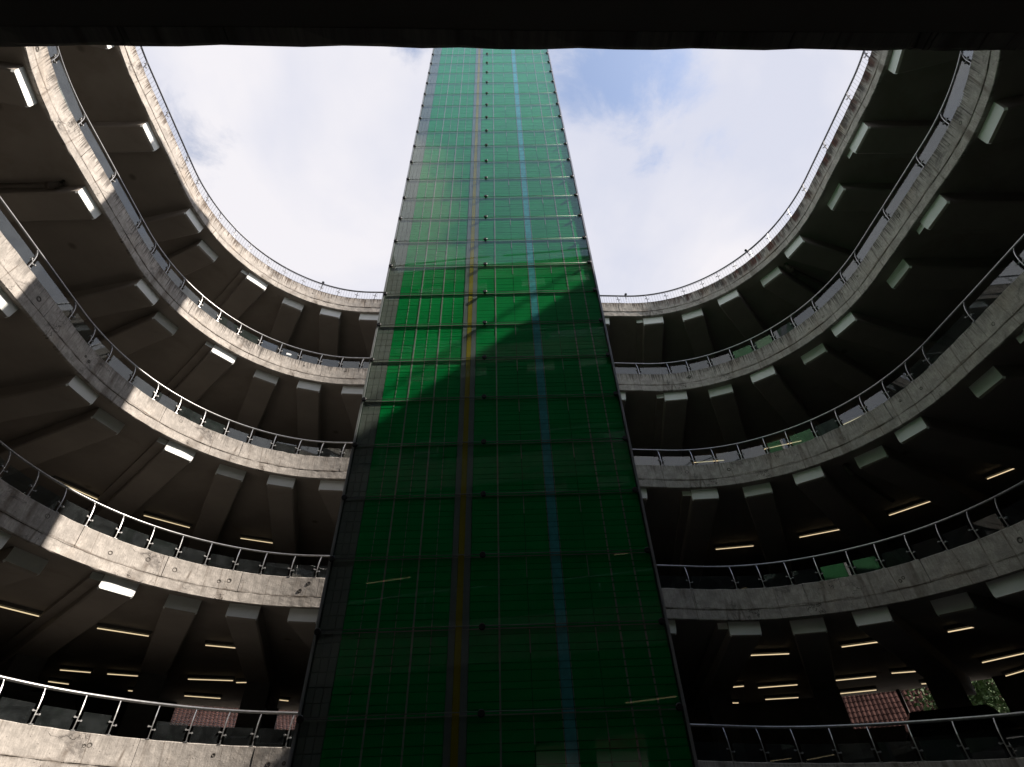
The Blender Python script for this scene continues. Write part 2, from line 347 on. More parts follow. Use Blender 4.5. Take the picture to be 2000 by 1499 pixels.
def sweep(us, prof, k, uoff=None):
    """prof: list of (offset, dz); offset 'W' = outer wall line. returns V, F of the open strip between consecutive profile points"""
    V = []; n = len(prof)
    for o, dz in prof:
        off = woff(us) + (float(o[1:]) if len(o) > 1 else 0) if isinstance(o, str) else np.full(len(us), o)
        V.append(PT(us, off, dz, k))
    V = np.concatenate(V); m = len(us); F = []
    for j in range(n - 1):
        for i in range(m - 1): F.append((j * m + i, j * m + i + 1, (j + 1) * m + i + 1, (j + 1) * m + i))
    return V, F
def frame_at(u, off, dz, k, pitch=True):
    """local frame: X along the edge, Y outward, Z up"""
    p = PT(np.array([u]), np.array([off]), dz, k)[0]; nn = itp(N_, np.array([u]))[0]
    y = Vector((nn[0], nn[1], 0)); x = y.cross(Vector((0, 0, 1))).normalized()
    if pitch:
        e = 0.004; d = float(zt(u + e, k) - zt(u - e, k)); L = np.linalg.norm(itp(W_, np.array([u + e])) - itp(W_, np.array([u - e])))
        tt = itp(W_, np.array([u + e]))[0] - itp(W_, np.array([u - e]))[0]; sg = 1 if tt[0] * x.x + tt[1] * x.y > 0 else -1
        x = Vector((x.x, x.y, sg * d / L)).normalized()
    z = x.cross(y).normalized()
    m = Matrix.Identity(4)
    for i in range(3): m[i][0] = x[i]; m[i][1] = y[i]; m[i][2] = z[i]; m[i][3] = p[i]
    return m

# ------------------------------------------------------------------ setting
V, F = box_vf(-900, 900, -900, 900, -0.45, -0.25)
g = ob('ground', mesh('ground', V, F, M_GROUND)); g['kind'] = 'structure'

# ------------------------------------------------------------------ parking decks
RANGE = {4: (.07, 1.0), 3: (0, 1), 2: (0, 1), 1: (0, 1), 0: (0, 1.0)}
DECK_LABEL = {4: 'topmost curved concrete parking deck against the sky, rust and brown drip stains down its edge',
              3: 'second curved concrete parking deck from the top, dark drips along its edge',
              2: 'middle curved concrete parking deck of the five, cracked pale edge',
              1: 'fourth curved concrete parking deck from the top, with tube lights glowing above its railing',
              0: 'lowest curved concrete parking deck, at the bottom of the picture and overhead'}
BEAM_U = [0.012, 0.037, 0.062, 0.087, 0.122, 0.160, 0.203, 0.247, 0.294, 0.312, 0.341, 0.365, 0.388, 0.413, 0.438, 0.464, 0.49, 0.516, 0.542, 0.568,
          0.603, 0.627, 0.650, 0.675, 0.696, 0.728, 0.760, 0.797, 0.835, 0.873, 0.905, 0.93, 0.955, 0.98]
FLANGE = {0.341, 0.603, 0.760}
RECESS = {0.312: .30, 0.365: .12, 0.627: .10, 0.675: .22, 0.728: .2}
def beam_mesh(flange):
    # Y from 0 (inner end) to 8.4 outward, underside deepens towards the column; Z=0 is the soffit
    w0, w1 = 0.30, 0.31; ys = [0.0, 0.045, 5.0, 8.3]; dz = [-0.25, -0.275, -0.40, -0.42]
    V = []; F = []; mi = []
    prof = []
    for y, d in zip(ys, dz):
        w = w0 if y < .02 else w1
        r = 0.03
        prof.append([(-w, y, .06), (-w, y, d + r), (-w + r, y, d), (w - r, y, d), (w, y, d + r), (w, y, .06)])
    prof[0] = [(x, 0.03 if z <= d_ + .04 else 0.0, z) for (x, y, z), d_ in zip(prof[0], [dz[0]] * 6)]   # end face leans back to its foot
    prof[1] = [(x, 0.07 if z <= dz[1] + .04 else 0.03, z) for (x, y, z) in prof[1]]
    for p in prof: V += p
    F.append((0, 1, 2, 3, 4, 5)); mi.append(1)
    for j in range(3):
        for i in range(5): F.append((j * 6 + i, j * 6 + i + 1, (j + 1) * 6 + i + 1, (j + 1) * 6 + i)); mi.append(1 if j == 0 and i in (1, 3) else 0)
    if flange:
        v, f = box_vf(-0.50, -w1 + .01, 0.06, 8.2, -0.13, .05); n = len(V)
        V += v; F += [tuple(i + n for i in q) for q in f]; mi += [1 if q == (0, 1, 5, 4) else 0 for q in f]
    return mesh('beam', V, F, [M_BEAM, M_BEND], mi)
ME_B = {False: beam_mesh(False), True: beam_mesh(True)}
v, f = box_vf(-.30, .30, -.35, .35, -2.0, 0); ME_COLUMN = mesh('column', v, f, M_COLM)

def panel_mesh(u0, u1, k, top, prng):
    """one cast piece of the concrete edge between two joints, its front slightly uneven and its lower arris chipped"""
    L = (u1 - u0) * PERIM; m = max(3, int(L / 0.13)); us = np.linspace(u0, u1, m + 1)
    zs = [0.0, -.012, -.11, -.21, -.31, -.402, -.4095] if top else [-.4103, -.418, -.50, -.575, -.604, -.614]
    ph = prng.uniform(0, 9); bow = prng.uniform(-.006, .006); out = prng.uniform(-.004, .004) + (0.0 if top else .004)
    V = []; uv = []
    for j, dz in enumerate(zs):
        edge = j in (0, len(zs) - 1)
        off = out + bow * np.sin((us - u0) / (u1 - u0) * math.pi) + 0.003 * np.sin(us * 700 + ph + j) + (0.012 if (j == 0) == top else 0.003) * edge
        d = np.full(m + 1, dz)
        if j == len(zs) - 1 or (top and j == 0):
            d = d + prng.normal(0, .0035, m + 1) * (1 if not top else .8)
            if not top: d += np.maximum(0, prng.normal(-.012, .012, m + 1))
        V.append(PT(us, off, d, k)); uv += [(float(u) * PERIM, 0.614 + float(q)) for u, q in zip(us, d)]
    V.append(PT(us, .06, zs[-1], k)); uv += [(float(u) * PERIM, .614 + zs[-1]) for u in us]
    V.append(PT(us, .06 if not top else .17, zs[0] if not top else 0.0, k)); uv += [(float(u) * PERIM, .614 + zs[0]) for u in us]
    V = np.concatenate(V); n = len(zs) + 2; M1 = m + 1; F = []
    for j in range(n):
        jn = (j + 1) % n
        for i in range(m): F.append((j * M1 + i, j * M1 + i + 1, jn * M1 + i + 1, jn * M1 + i))
    F.append(tuple(j * M1 for j in range(n))); F.append(tuple(j * M1 + m for j in range(n))[::-1])
    return V, F, uv

# faces of the outer wall that are open as windows on the lowest storey (u ranges)
WIN_U = [(0.3708, 0.3845), (0.3888, 0.3935), (0.6275, 0.6395), (0.6401, 0.6450), (0.6483, 0.6550), (0.925, 0.955), (0.965, 0.99)]
decks = {}
for k in (4, 3, 2, 1, 0):
    ua, ub = RANGE[k]; prng = np.random.default_rng(40 + k)
    base = PT(np.array([.5]), np.array([0.0]), -THK, k)[0]
    D = thing('parking_deck', DECK_LABEL[k], 'parking deck', tuple(base)); decks[k] = D
    us = np.linspace(ua, ub, int(260 * (ub - ua)) + 1)
    # slab: kerb back, floor, outer edge, soffit, front core (set 3 cm behind the cast pieces)
    prof = [(.05, -.03), (.17, -.008), (.17, -.40), ('W', -.40)]
    V1, F1 = sweep(us, prof, k); V2, F2 = sweep(us, [('W+.25', -.39), ('W+.25', -.613)], k)
    V3, F3 = sweep(us, [('W+.25', -.610), (.05, -.610), (.05, -.03)], k)
    n1 = len(V1); n2 = n1 + len(V2); nf = len(F1) // 3
    F_ = list(F1) + [tuple(i + n1 for i in q) for q in F2] + [tuple(i + n2 for i in q) for q in F3]
    mi = [0] * len(F1) + [2] * len(F2) + [1] * len(F3)
    # end caps
    me = mesh('deck_slab', rel(np.concatenate([V1, V2, V3]), D), F_, [M_FLOOR, M_SOFF, M_WALL], mi)
    ob('deck_slab', me, D)
    # cast pieces of the edge, upper upstand and lower slab edge with their own joints
    for top in (True, False):
        u = ua; ii = 0
        while u < ub - 1e-4:
            st = (prng.uniform(.030, .052) if top else prng.uniform(.045, .085))
            u1 = min(ub, u + st)
            if ub - u1 < .012: u1 = ub
            gp = prng.uniform(.00006, .00016) if top else 0.0
            V, F, uv = panel_mesh(u + (gp if u > ua else 0), u1 - (gp if u1 < ub else 0), k, top, prng)
            pn = ob('concrete_panel' if top else 'slab_edge', mesh('edge_piece', rel(V, D), F, (M_CON if top else M_CONL)[k], uv=uv), D)
            if top and .18 < u < .82:
                # formwork tie holes: shallow rimmed cups
                for h in range(prng.integers(1, 4)):
                    uu = prng.uniform(u + .004, u1 - .004); dz = prng.uniform(-.30, -.12); m = frame_at(uu, -.006, dz, k)
                    r = prng.uniform(.014, .034); vv = []; ff = []
                    for rr, yy in ((r * 1.7, .009), (r, .0), (r * .8, .012), (0.001, .014)):
                        for q in range(10):
                            a = 2 * math.pi * q / 10; w = m @ Vector((rr * math.cos(a), yy, rr * math.sin(a))); vv.append(tuple(w))
                    for j in range(3):
                        for q in range(10): ff.append((j * 10 + q, j * 10 + (q + 1) % 10, j * 10 + 10 + (q + 1) % 10, j * 10 + 10 + q))
                    ob('tie_hole', mesh('tie_hole', rel(vv, D), ff, M_HOLE, smooth=True), pn)
            u = u1
    # beams and columns under this deck
    for bu in BEAM_U:
        if not ua + .01 < bu < ub - .005: continue
        if k == 0 and bu > .3 or (k <= 1 and not .1 < bu < .9): continue
        fl = bu in FLANGE; off = .09 + RECESS.get(bu, 0.0)
        m = frame_at(bu, off, -.604, k); m.translation -= Vector(D.location)
        ob('beam', ME_B[fl], D, mw=m)
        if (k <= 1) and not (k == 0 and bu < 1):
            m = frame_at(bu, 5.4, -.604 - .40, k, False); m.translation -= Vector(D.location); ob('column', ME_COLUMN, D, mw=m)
    # outer wall standing on this deck
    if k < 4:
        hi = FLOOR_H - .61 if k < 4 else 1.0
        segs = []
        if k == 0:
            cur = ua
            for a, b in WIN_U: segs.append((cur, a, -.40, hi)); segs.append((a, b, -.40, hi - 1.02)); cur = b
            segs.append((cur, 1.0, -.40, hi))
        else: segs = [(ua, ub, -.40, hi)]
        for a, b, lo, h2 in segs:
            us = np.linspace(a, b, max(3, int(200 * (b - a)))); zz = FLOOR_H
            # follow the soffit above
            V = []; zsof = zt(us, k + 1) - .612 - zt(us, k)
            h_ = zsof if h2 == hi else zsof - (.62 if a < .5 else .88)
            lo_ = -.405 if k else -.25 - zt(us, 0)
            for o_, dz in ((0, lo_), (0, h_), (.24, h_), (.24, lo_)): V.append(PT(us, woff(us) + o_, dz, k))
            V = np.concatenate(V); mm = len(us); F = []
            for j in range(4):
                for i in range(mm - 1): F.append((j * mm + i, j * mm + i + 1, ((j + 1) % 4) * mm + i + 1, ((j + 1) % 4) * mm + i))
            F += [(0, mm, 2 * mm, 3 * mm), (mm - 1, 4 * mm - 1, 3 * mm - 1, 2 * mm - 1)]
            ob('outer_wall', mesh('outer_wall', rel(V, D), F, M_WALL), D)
    else:
        us = np.linspace(ua, ub, 160); V, F = sweep(us, [('W', -.40), ('W', .5), ('W+.2', .5), ('W+.2', -.5)], k)
        ob('roof_parapet', mesh('roof_parapet', rel(V, D), F, M_WALL), D)

# wire mesh in the windows on the left of the lowest storey
for a, b in WIN_U[:2]:
    parts = []; us = np.linspace(a, b, 3); L = (b - a) * PERIM * 1.7; D = decks[0]
    nb = int(L / .09)
    for i in range(-10, nb):
        for sgn in (1, -1):
            t0 = i / nb; t1 = (i + 10) / nb; h0, h1 = (0, 1) if sgn == 1 else (1, 0)
            ta, tb = max(0, t0), min(1, t1)
            if tb <= ta: continue
            ha = h0 + (h1 - h0) * (ta - t0) / (t1 - t0); hb = h0 + (h1 - h0) * (tb - t0) / (t1 - t0)
            pp = []
            for t, h in ((ta, ha), (tb, hb)):
                uu = a + (b - a) * t; zs_ = float(zt(uu, 1) - .612 - zt(uu, 0)); pp.append(PT(np.array([uu]), woff(np.array([uu])) + .12, zs_ - .62 + .62 * h, 0)[0])
            parts.append(tube_vf(pp, .006, 3, False))
    V, F = join(parts); o = ob('wire_mesh', mesh('wire_mesh', rel(V, D), F, M_MESH), D); o['kind'] = 'stuff'

# ------------------------------------------------------------------ railings
A_P = [0.2217, 0.2442, 0.2683, 0.2817, 0.2925, 0.3042, 0.3167, 0.3283, 0.3417, 0.3533, 0.3658, 0.3775, 0.3892, 0.4017, 0.4142, 0.5833, 0.6025, 0.615, 0.6267, 0.6392, 0.65, 0.6617, 0.6735, 0.687, 0.705, 0.7208, 0.7458, 0.7708, 0.7908]
B_P = [0.1992, 0.2217, 0.2458, 0.2692, 0.2833, 0.295, 0.3058, 0.3183, 0.33, 0.3425, 0.355, 0.3667, 0.3783, 0.39, 0.4025, 0.415, 0.585, 0.6033, 0.6142, 0.6267, 0.6392, 0.6517, 0.6633, 0.6758, 0.6892, 0.7092, 0.7208, 0.7458, 0.7708, 0.7892]
C_P = [0.245, 0.27, 0.2833, 0.2942, 0.3075, 0.32, 0.3317, 0.3442, 0.3558, 0.3675, 0.3792, 0.3917, 0.4033, 0.415, 0.585, 0.6017, 0.6125, 0.625, 0.6375, 0.6483, 0.6608, 0.6725, 0.685, 0.6967, 0.7092, 0.7192, 0.7442, 0.7692]
D_P = [0.2842, 0.2967, 0.3083, 0.32, 0.3317, 0.3442, 0.3558, 0.3675, 0.3792, 0.3908, 0.4033, 0.415, 0.5842, 0.6042, 0.6155, 0.6267, 0.6383, 0.6508, 0.6617, 0.6733, 0.685, 0.6967, 0.7075]
E_P = [0.308, 0.3210, 0.3333, 0.3458, 0.3567, 0.3692, 0.3817, 0.3933, 0.405, 0.4175, 0.5842, 0.5965, 0.6085, 0.621, 0.6335, 0.646, 0.6592, 0.6708]
def fill(P, ua, ub):
    P = list(P); q = P[0] - .0235
    while q > ua + .01: P.insert(0, q); q -= .0235
    q = P[-1] + .0235
    while q < ub - .01: P.append(q); q += .0235
    gap = [(a, b) for a, b in zip(P[:-1], P[1:]) if b - a > .1]
    for a, b in gap:
        n = int((b - a) / .024) + 1; P += [a + (b - a) * i / n for i in range(1, n)]
    return sorted(P)
PO = [(.055, -.07), (.05, .02), (.045, .12), (.05, .22), (.07, .33), (.11, .44), (.145, .50), (.155, .52)]     # post line: offset, height
def post_mesh(m_):
    V = []; F = []
    for (o, z) in PO:
        w = .007; t = .014 if z < .45 else .011
        V += [(-w, o - t, z), (w, o - t, z), (w, o + t, z), (-w, o + t, z)]
    for j in range(len(PO) - 1):
        for i in range(4): F.append((j * 4 + i, j * 4 + (i + 1) % 4, j * 4 + 4 + (i + 1) % 4, j * 4 + 4 + i))
    F += [(3, 2, 1, 0), tuple(range(len(V) - 4, len(V)))]
    v, f = box_vf(-.03, .03, .0, .13, -.002, .010); n = len(V); V += v; F += [tuple(i + n for i in q) for q in f]
    return mesh('post', V, F, m_)
def clamp_mesh(m_):
    parts = []
    for dx, dz in ((-.055, .185), (.055, .14)):
        P = [(dx, y, dz) for y in (-.022, -.016, .06, .066)]
        v, f = tube_vf([(dx, .012, dz), (dx, .06, dz)], .015, 10); parts.append((v, f))
        v, f = box_vf(min(0, dx), max(0, dx), .035, .045, dz - .008, dz + .008); parts.append((v, f))
    out = []
    for i in (0, 2): out.append(mesh('clamp', *join(parts[i:i + 2]), m_))
    return out
ME_POST = post_mesh(M_STEEL); ME_CL = clamp_mesh(M_CLIP); ME_POSTD = post_mesh(M_STEELD)
RL = {4: 'dark tubular railing with fine wire bars on the topmost deck, outlined against the sky', 3: 'steel railing with blue-reflecting glass panes on the second deck from the top',
      2: 'steel railing with glass panes on the middle deck', 1: 'steel railing with dusty glass panes on the fourth deck from the top',
      0: 'thick bright steel railing with scratched glass panes on the lowest deck'}
for k, PP in ((4, A_P), (3, B_P), (2, C_P), (1, D_P), (0, E_P)):
    ua, ub = RANGE[k]
    if k == 0: ua, ub = 0.0, .80
    P = fill(PP, ua, ub)
    base = PT(np.array([.5]), np.array([.05]), 0, k)[0]; Rl = thing('railing', RL[k], 'railing', tuple(base))
    us = np.linspace(ua + .004, ub - .004, 360); H = .535
    V, F = tube_vf(PT(us, .155, H + .003 * np.sin(us * 90), k), .0215 if k else .026, 8)
    ob('handrail', mesh('handrail', rel(V, Rl), F, M_STEELD if k == 4 else M_STEEL, smooth=True), Rl)
    for i, u in enumerate(P):
        m = frame_at(u, 0, 0, k, False); m.translation -= Vector(Rl.location)
        m = m @ Matrix.Rotation(random.uniform(-.02, .02), 4, 'Y')
        po = ob('post', ME_POSTD if k == 4 else ME_POST, Rl, mw=m)
        for c in ME_CL: ob('clamp', c, po, mw=None if k < 4 else Matrix.Translation((0, .012, .09)) @ Matrix.Diagonal((.75, .75, .75, 1)))
    for i, (a, b) in enumerate(zip(P[:-1], P[1:])):
        g_ = .0011
        if k == 4:
            parts = []; nb = int((b - a) * PERIM / .075)
            for j in range(1, nb):
                uu = a + (b - a) * j / nb; q = PT(np.array([uu, uu]), np.array([.05, .05]), np.array([.05, .37]), k); parts.append(tube_vf(q, .0035, 3, False))
            for h in (.05, .37):
                uu = np.linspace(a + .0003, b - .0003, 4); parts.append(tube_vf(PT(uu, .05, h, k), .006, 4, False))
            V, F = join(parts); ob('wire_panel', mesh('wire_panel', rel(V, Rl), F, M_STEELD), Rl)
        else:
            if k == 0 and abs(a - .3567) < .001: continue          # the bay whose pane is missing
            if k == 2 and .305 < a < .35: hh = .02 + .0
            t_ = random.uniform(-.004, .004); pu = np.array([a + g_, b - g_]); q = []
            tilt = random.uniform(-.006, .006)
            for o_, z_ in ((.030 + t_, -.05), (.030 + t_ + tilt, .27), (.040 + t_ + tilt, .27), (.040 + t_, -.05)):
                q.append(PT(pu, o_, z_ + random.uniform(-.003, .003), k))
            V = np.concatenate(q); F = [(0, 1, 3, 2), (2, 3, 5, 4), (4, 5, 7, 6), (6, 7, 1, 0), (0, 2, 4, 6), (1, 7, 5, 3)]
            pn = ob('glass_pane', mesh('glass_pane', rel(V, Rl), F, M_PANE), Rl)
            if k == 3 and abs(a - .3667) < .002:
                w = rel(PT(np.array([a + .004, a + .0068]), .024, .08, k), Rl); w2 = rel(PT(np.array([a + .004, a + .0068]), .024, .15, k), Rl)
                V = [w[0], w[1], w2[1], w2[0]]; ob('sticker', mesh('sticker', V, [(0, 1, 2, 3)], M_WHITE), pn)

# ------------------------------------------------------------------ glass tower
S = .92; TH = 0.6627 * S; TW = 3.15 * S
TO = Vector((-1.83 * S * math.cos(PSI), 5 * S - 1.83 * S * math.sin(PSI), 0)); TZ0 = .8147 * S + EYE       # a glass joint
N0, N1 = -4, 31                         # rows below / above that joint
ZB, ZTOP = TZ0 + N0 * TH, TZ0 + N1 * TH
tower = thing('glass_tower', 'tall green tiled lift tower behind glass, with a yellow and a blue vertical stripe', 'tower', (TO.x, TO.y, ZB))
tower.rotation_euler = (0, 0, PSI)
Z0 = TZ0 - ZB                           # height of joint 0 in the tower's frame
HT = ZTOP - ZB; DEP = 2.35
# core behind the tiles
v, f = box_vf(.03, TW - .03, .062, DEP - .04, -.6, HT); ob('core_wall', mesh('core_wall', v, f, M_GROUT), tower)
fr = {'g0': .008, 'g1': .076, 'y0': .376, 'y1': .395, 'y2': .414, 'y3': .434, 'b0': .680, 'b1': .713}
XB = [.076, .126, .175, .225, .276, .328, .376]; XC = [.434, .520, .605, .680]; XD = [.713, .792, .861, .932, .992]
tiles = []
def tile(x0, x1, z0, z1, m_, dy=0.0):
    tiles.append((x0 * TW + .0025, x1 * TW - .0025, z0 + .0022, z1 - .0022, m_, dy))
PER = TH / 4.6 if False else .132
z = Z0 + N0 * TH + .0
zz_ = []; z = 0.0; j = 0
while z < HT - .05:
    h = (.080 if j % 2 == 0 else .0525); zz_.append((z, z + h)); z += h; j += 1
for (za, zb) in zz_:
    for X in (XB, XC, XD):
        for a, b in zip(X[:-1], X[1:]): tile(a, b, za, zb, 0, random.uniform(0, .002))
    tile(fr['b0'] + .001, fr['b1'] - .001, za, zb, 1)
z = 0.0
while z < HT - .05:
    for c in range(3):
        w = (fr['g1'] - fr['g0']) / 3; tile(fr['g0'] + w * c, fr['g0'] + w * (c + 1), z, min(HT, z + .106), 2)
    z += .106
TMAT = [M_GREEN, M_TEAL, M_GREY]
rest = [[], [], []]
# the 300 tiles that show largest: those lowest in the picture above the frame's lower border
cand = sorted([t for t in tiles if t[2] > Z0 - .85 * TH and t[4] != 1], key=lambda t: (round(t[2], 2) - (t[1] - t[0]) * .2))
single = set(id(t) for t in cand[:290])
cache = {}
for t in tiles:
    x0, x1, z0, z1, m_, dy = t
    if id(t) in single:
        key = (round(x1 - x0, 4), round(z1 - z0, 4), m_)
        if key not in cache:
            v, f = box_vf(0, x1 - x0, .022, .06, 0, z1 - z0); cache[key] = mesh('tile', v, f, TMAT[m_])
        ob('tile', cache[key], tower, loc=(x0, dy, z0))
    else: rest[m_].append(box_vf(x0, x1, .022 + dy, .06, z0, z1))
for m_, nm in ((0, 'green_tiling'), (1, 'blue_tiling'), (2, 'grey_tiling')):
    V, F = join(rest[m_]); o = ob(nm, mesh(nm, V, F, TMAT[m_]), tower); o['kind'] = 'stuff'
# grey and yellow vertical strips
def strip(x0, x1, y0, y1, z0, z1, m_, nm):
    v, f = box_vf(x0, x1, y0, y1, z0, z1); return ob(nm, mesh(nm, v, f, m_), tower)
strip(.3765 * TW, .3945 * TW, .020, .06, 0, HT, M_GREYS, 'grey_strip'); strip(.4145 * TW, .4335 * TW, .020, .06, 0, HT, M_GREYS, 'grey_strip')
strip(.3955 * TW, .4135 * TW, .019, .06, 0, HT, M_YEL, 'yellow_strip')
for x in (.175, .276, .520, .861, .932, .6795, .7135):
    w = .0075 if x not in (.6795, .7135) else .0035
    parts = []
    if x in (.175, .276, .520): parts.append(box_vf(x * TW - w, x * TW + w, .0205, .0235, 0, HT))
    else:
        for za, zb in zz_: parts.append(box_vf(x * TW - w, x * TW + w, .0205, .0235, za + .006, zb - .006))
    V, F = join(parts); ob('trim_strip', mesh('trim_strip', V, F, M_LINE), tower)
for x in (.126, .225, .328):
    parts = [box_vf(x * TW - .0035, x * TW + .0035, .0205, .0235, za + .012, zb - .004) for i, (za, zb) in enumerate(zz_) if i % 2 == 0 or True]
    V, F = join(parts); ob('trim_strip', mesh('trim_strip', V, F, M_LINE), tower)
for x in (.605, .792):
    parts = [box_vf(x * TW - .0045, x * TW + .0045, .0205, .0235, Z0 + n * TH - .20, Z0 + n * TH - .02) for n in range(N0 + 1, N1 + 1)]
    V, F = join(parts); ob('trim_strip', mesh('trim_strip', V, F, M_LINE), tower)
# glass panels, rods and black clamps
XCL = [(-1.797 + 1.83) * S, (-.345 + 1.83) * S, (1.259 + 1.83) * S]
def disc_vf(x, z, r, y0, y1, n=12):
    v = []; 
    for y, q in ((y0, r * .8), (y0 + .006, r), (y1, r)):
        v += [(x + q * math.cos(2 * math.pi * i / n), y, z + q * math.sin(2 * math.pi * i / n)) for i in range(n)]
    f = [tuple(range(n))]
    for j in range(2): f += [(j * n + i, j * n + n + i, j * n + n + (i + 1) % n, j * n + (i + 1) % n) for i in range(n)]
    return v, f
v, f = box_vf(.035, TW - .035, -.006, .006, .008, TH - .008); ME_G = mesh('glass_pane', v, f, M_TGLASS)
v1, f1 = tube_vf([(0.024, .004, 0), (TW - .024, .004, 0)], .0045, 6); ME_R = mesh('rod', v1, f1, M_ROD, smooth=True)
v1, f1 = box_vf(0.036, TW - .036, .0195, .0215, -.0045, .0045); ME_J = mesh('joint_profile', v1, f1, M_LINE)
v, f = join([disc_vf(0, 0, .028, -.024, -.006), tube_vf([(0, -.006, 0), (0, .03, 0)], .012, 8)]); ME_C = mesh('clamp', v, f, M_CLAMP)
for n in range(N0, N1):
    tl = random.uniform(-.0012, .0012); m = Matrix.Translation((0, tl, Z0 + n * TH)) @ Matrix.Rotation(random.uniform(-.0016, .0016), 4, 'X') @ Matrix.Rotation(random.uniform(-.0006, .0006), 4, 'Z')
    ob('glass_pane', ME_G, tower, mw=m)
    ob('rod', ME_R, tower, loc=(0, .006, Z0 + n * TH + .013)); ob('joint_profile', ME_J, tower, loc=(0, 0, Z0 + n * TH - .008))
    for x in XCL: ob('clamp', ME_C, tower, loc=(x, 0, Z0 + n * TH))
# edge profiles
for x0, x1 in ((0.0, .022), (TW - .022, TW)):
    strip(x0, x1, .0, .125, -.6, HT, M_FRAME, 'edge_profile')
strip(.024, .034, .008, .139, -.6, HT, M_GROUT, 'edge_seal'); strip(TW - .034, TW - .024, .008, .139, -.6, HT, M_GROUT, 'edge_seal')
# side and back cladding, a storey-high row of green panels each
for n in range(N0, N1):
    z0, z1 = Z0 + n * TH + .006, Z0 + (n + 1) * TH - .006
    for x0, x1 in ((.0, .029), (TW - .029, TW)):
        for yy in range(3):
            y0 = .15 + (DEP - .19) / 3 * yy
            v, f = box_vf(x0, x1, y0 + .005, y0 + (DEP - .19) / 3 - .005, z0, z1); ob('cladding_panel', mesh('cladding_panel', v, f, M_SIDE), tower)
    v, f = box_vf(.004, TW - .004, DEP - .038, DEP, z0, z1); ob('cladding_panel', mesh('cladding_panel', v, f, M_SIDE if n % 5 else M_GREYS), tower)
v, f = box_vf(-.03, TW + .03, -.03, DEP + .03, HT, HT + .12); ob('roof_cap', mesh('roof_cap', v, f, M_FRAME), tower)

# ------------------------------------------------------------------ tube lights: two ends each, below the soffit they hang from
TUBES = {
 2: [((-11.07,10.88,6.92),(-10.54,11.85,6.89)),((-9.83,12.66,6.85),(-8.96,13.39,6.82)),((-7.84,14.08,6.79),(-6.9,14.47,6.76)),((5.56,14.51,6.14),(6.54,14.3,6.11)),((7.61,13.78,6.08),(8.5,13.28,6.04)),((9.35,12.51,6.01),(9.96,11.77,5.98)),((10.61,10.72,5.94),(11.1,9.9,5.9))],
 1: [((-10.6,10.5,3.92),(-10.04,11.34,3.89)),((-9.27,12.1,3.85),(-8.44,12.68,3.82)),((-7.46,13.38,3.78),(-6.64,13.72,3.76)),
     ((-12.24,15.34,3.85),(-11.62,15.66,3.84)),((-11.27,15.83,3.83),(-10.22,16.26,3.81)),((-9.4,16.53,3.79),(-8.24,16.79,3.77)),((-8.22,16.98,3.76),(-7.6,17.02,3.75)),
     ((-13.33,16.48,3.85),(-12.97,16.82,3.84)),((-11.79,17.75,3.82),(-11.37,18.03,3.81)),((-10.49,18.55,3.79),(-9.56,18.99,3.77)),((-7.84,19.42,3.75),(-7.6,19.56,3.74)),
     ((5.05,13.45,3.15),(6.04,13.26,3.11)),((6.98,12.72,3.08),(7.8,12.2,3.05)),((8.56,11.55,3.0),(9.1,11.0,2.98)),((11.03,14.31,3.01),(11.44,13.45,2.99)),((8.23,16.14,3.09),(9.19,15.7,3.07)),((9.41,15.34,3.06),(10.0,15.12,3.04)),
     ((9.24,17.89,3.09),(10.06,17.44,3.07)),((5.7,16.81,3.15),(6.06,16.65,3.14)),((6.53,16.89,3.13),(7.49,16.57,3.11)),((7.3,18.59,3.13),(8.2,18.36,3.11)),((12.67,15.9,3.01),(12.73,15.2,3.0)),((10.94,16.73,3.05),(11.12,16.7,3.05)),((11.67,16.48,3.03),(11.7,16.22,3.03)),((6.4,19.0,3.14),(6.62,19.04,3.14)),((5.42,18.91,3.16),(5.86,19.2,3.16))],
 3: [((5.73,14.74,9.14),(6.67,14.62,9.11)),((7.74,14.01,9.08),(8.72,13.56,9.04)),((9.61,12.75,9.01),(10.25,11.98,8.98))]}
UNDER = {3: 'under second deck from top', 2: 'under middle deck', 1: 'under fourth deck'}
def tube_light(a, b, label, group, stick=True):
    a = Vector(a); b = Vector(b); a.z += EYE; b.z += EYE; mid = (a + b) / 2; t = thing('tube_light', label, 'lamp', tuple(mid), group)
    v, f = tube_vf([a - mid, b - mid], .0110, 8); ob('tube', mesh('tube', v, f, M_TUBE, smooth=True), t)
    d = (b - a).normalized(); s2 = Vector((-d.y, d.x, 0)).normalized() * .04
    parts = []
    A = a - mid - d * .03; B = b - mid + d * .03
    v = [A - s2 + Vector((0, 0, .03)), A + s2 + Vector((0, 0, .03)), B + s2 + Vector((0, 0, .03)), B - s2 + Vector((0, 0, .03)),
         A - s2 + Vector((0, 0, .10)), A + s2 + Vector((0, 0, .10)), B + s2 + Vector((0, 0, .10)), B - s2 + Vector((0, 0, .10))]
    f = [(0, 3, 2, 1), (4, 5, 6, 7), (0, 1, 5, 4), (1, 2, 6, 5), (2, 3, 7, 6), (3, 0, 4, 7)]
    ob('housing', mesh('housing', v, f, M_HOUS), t)
def dist(t): return math.hypot((t[0][0] + t[1][0]) / 2, (t[0][1] + t[1][1]) / 2)
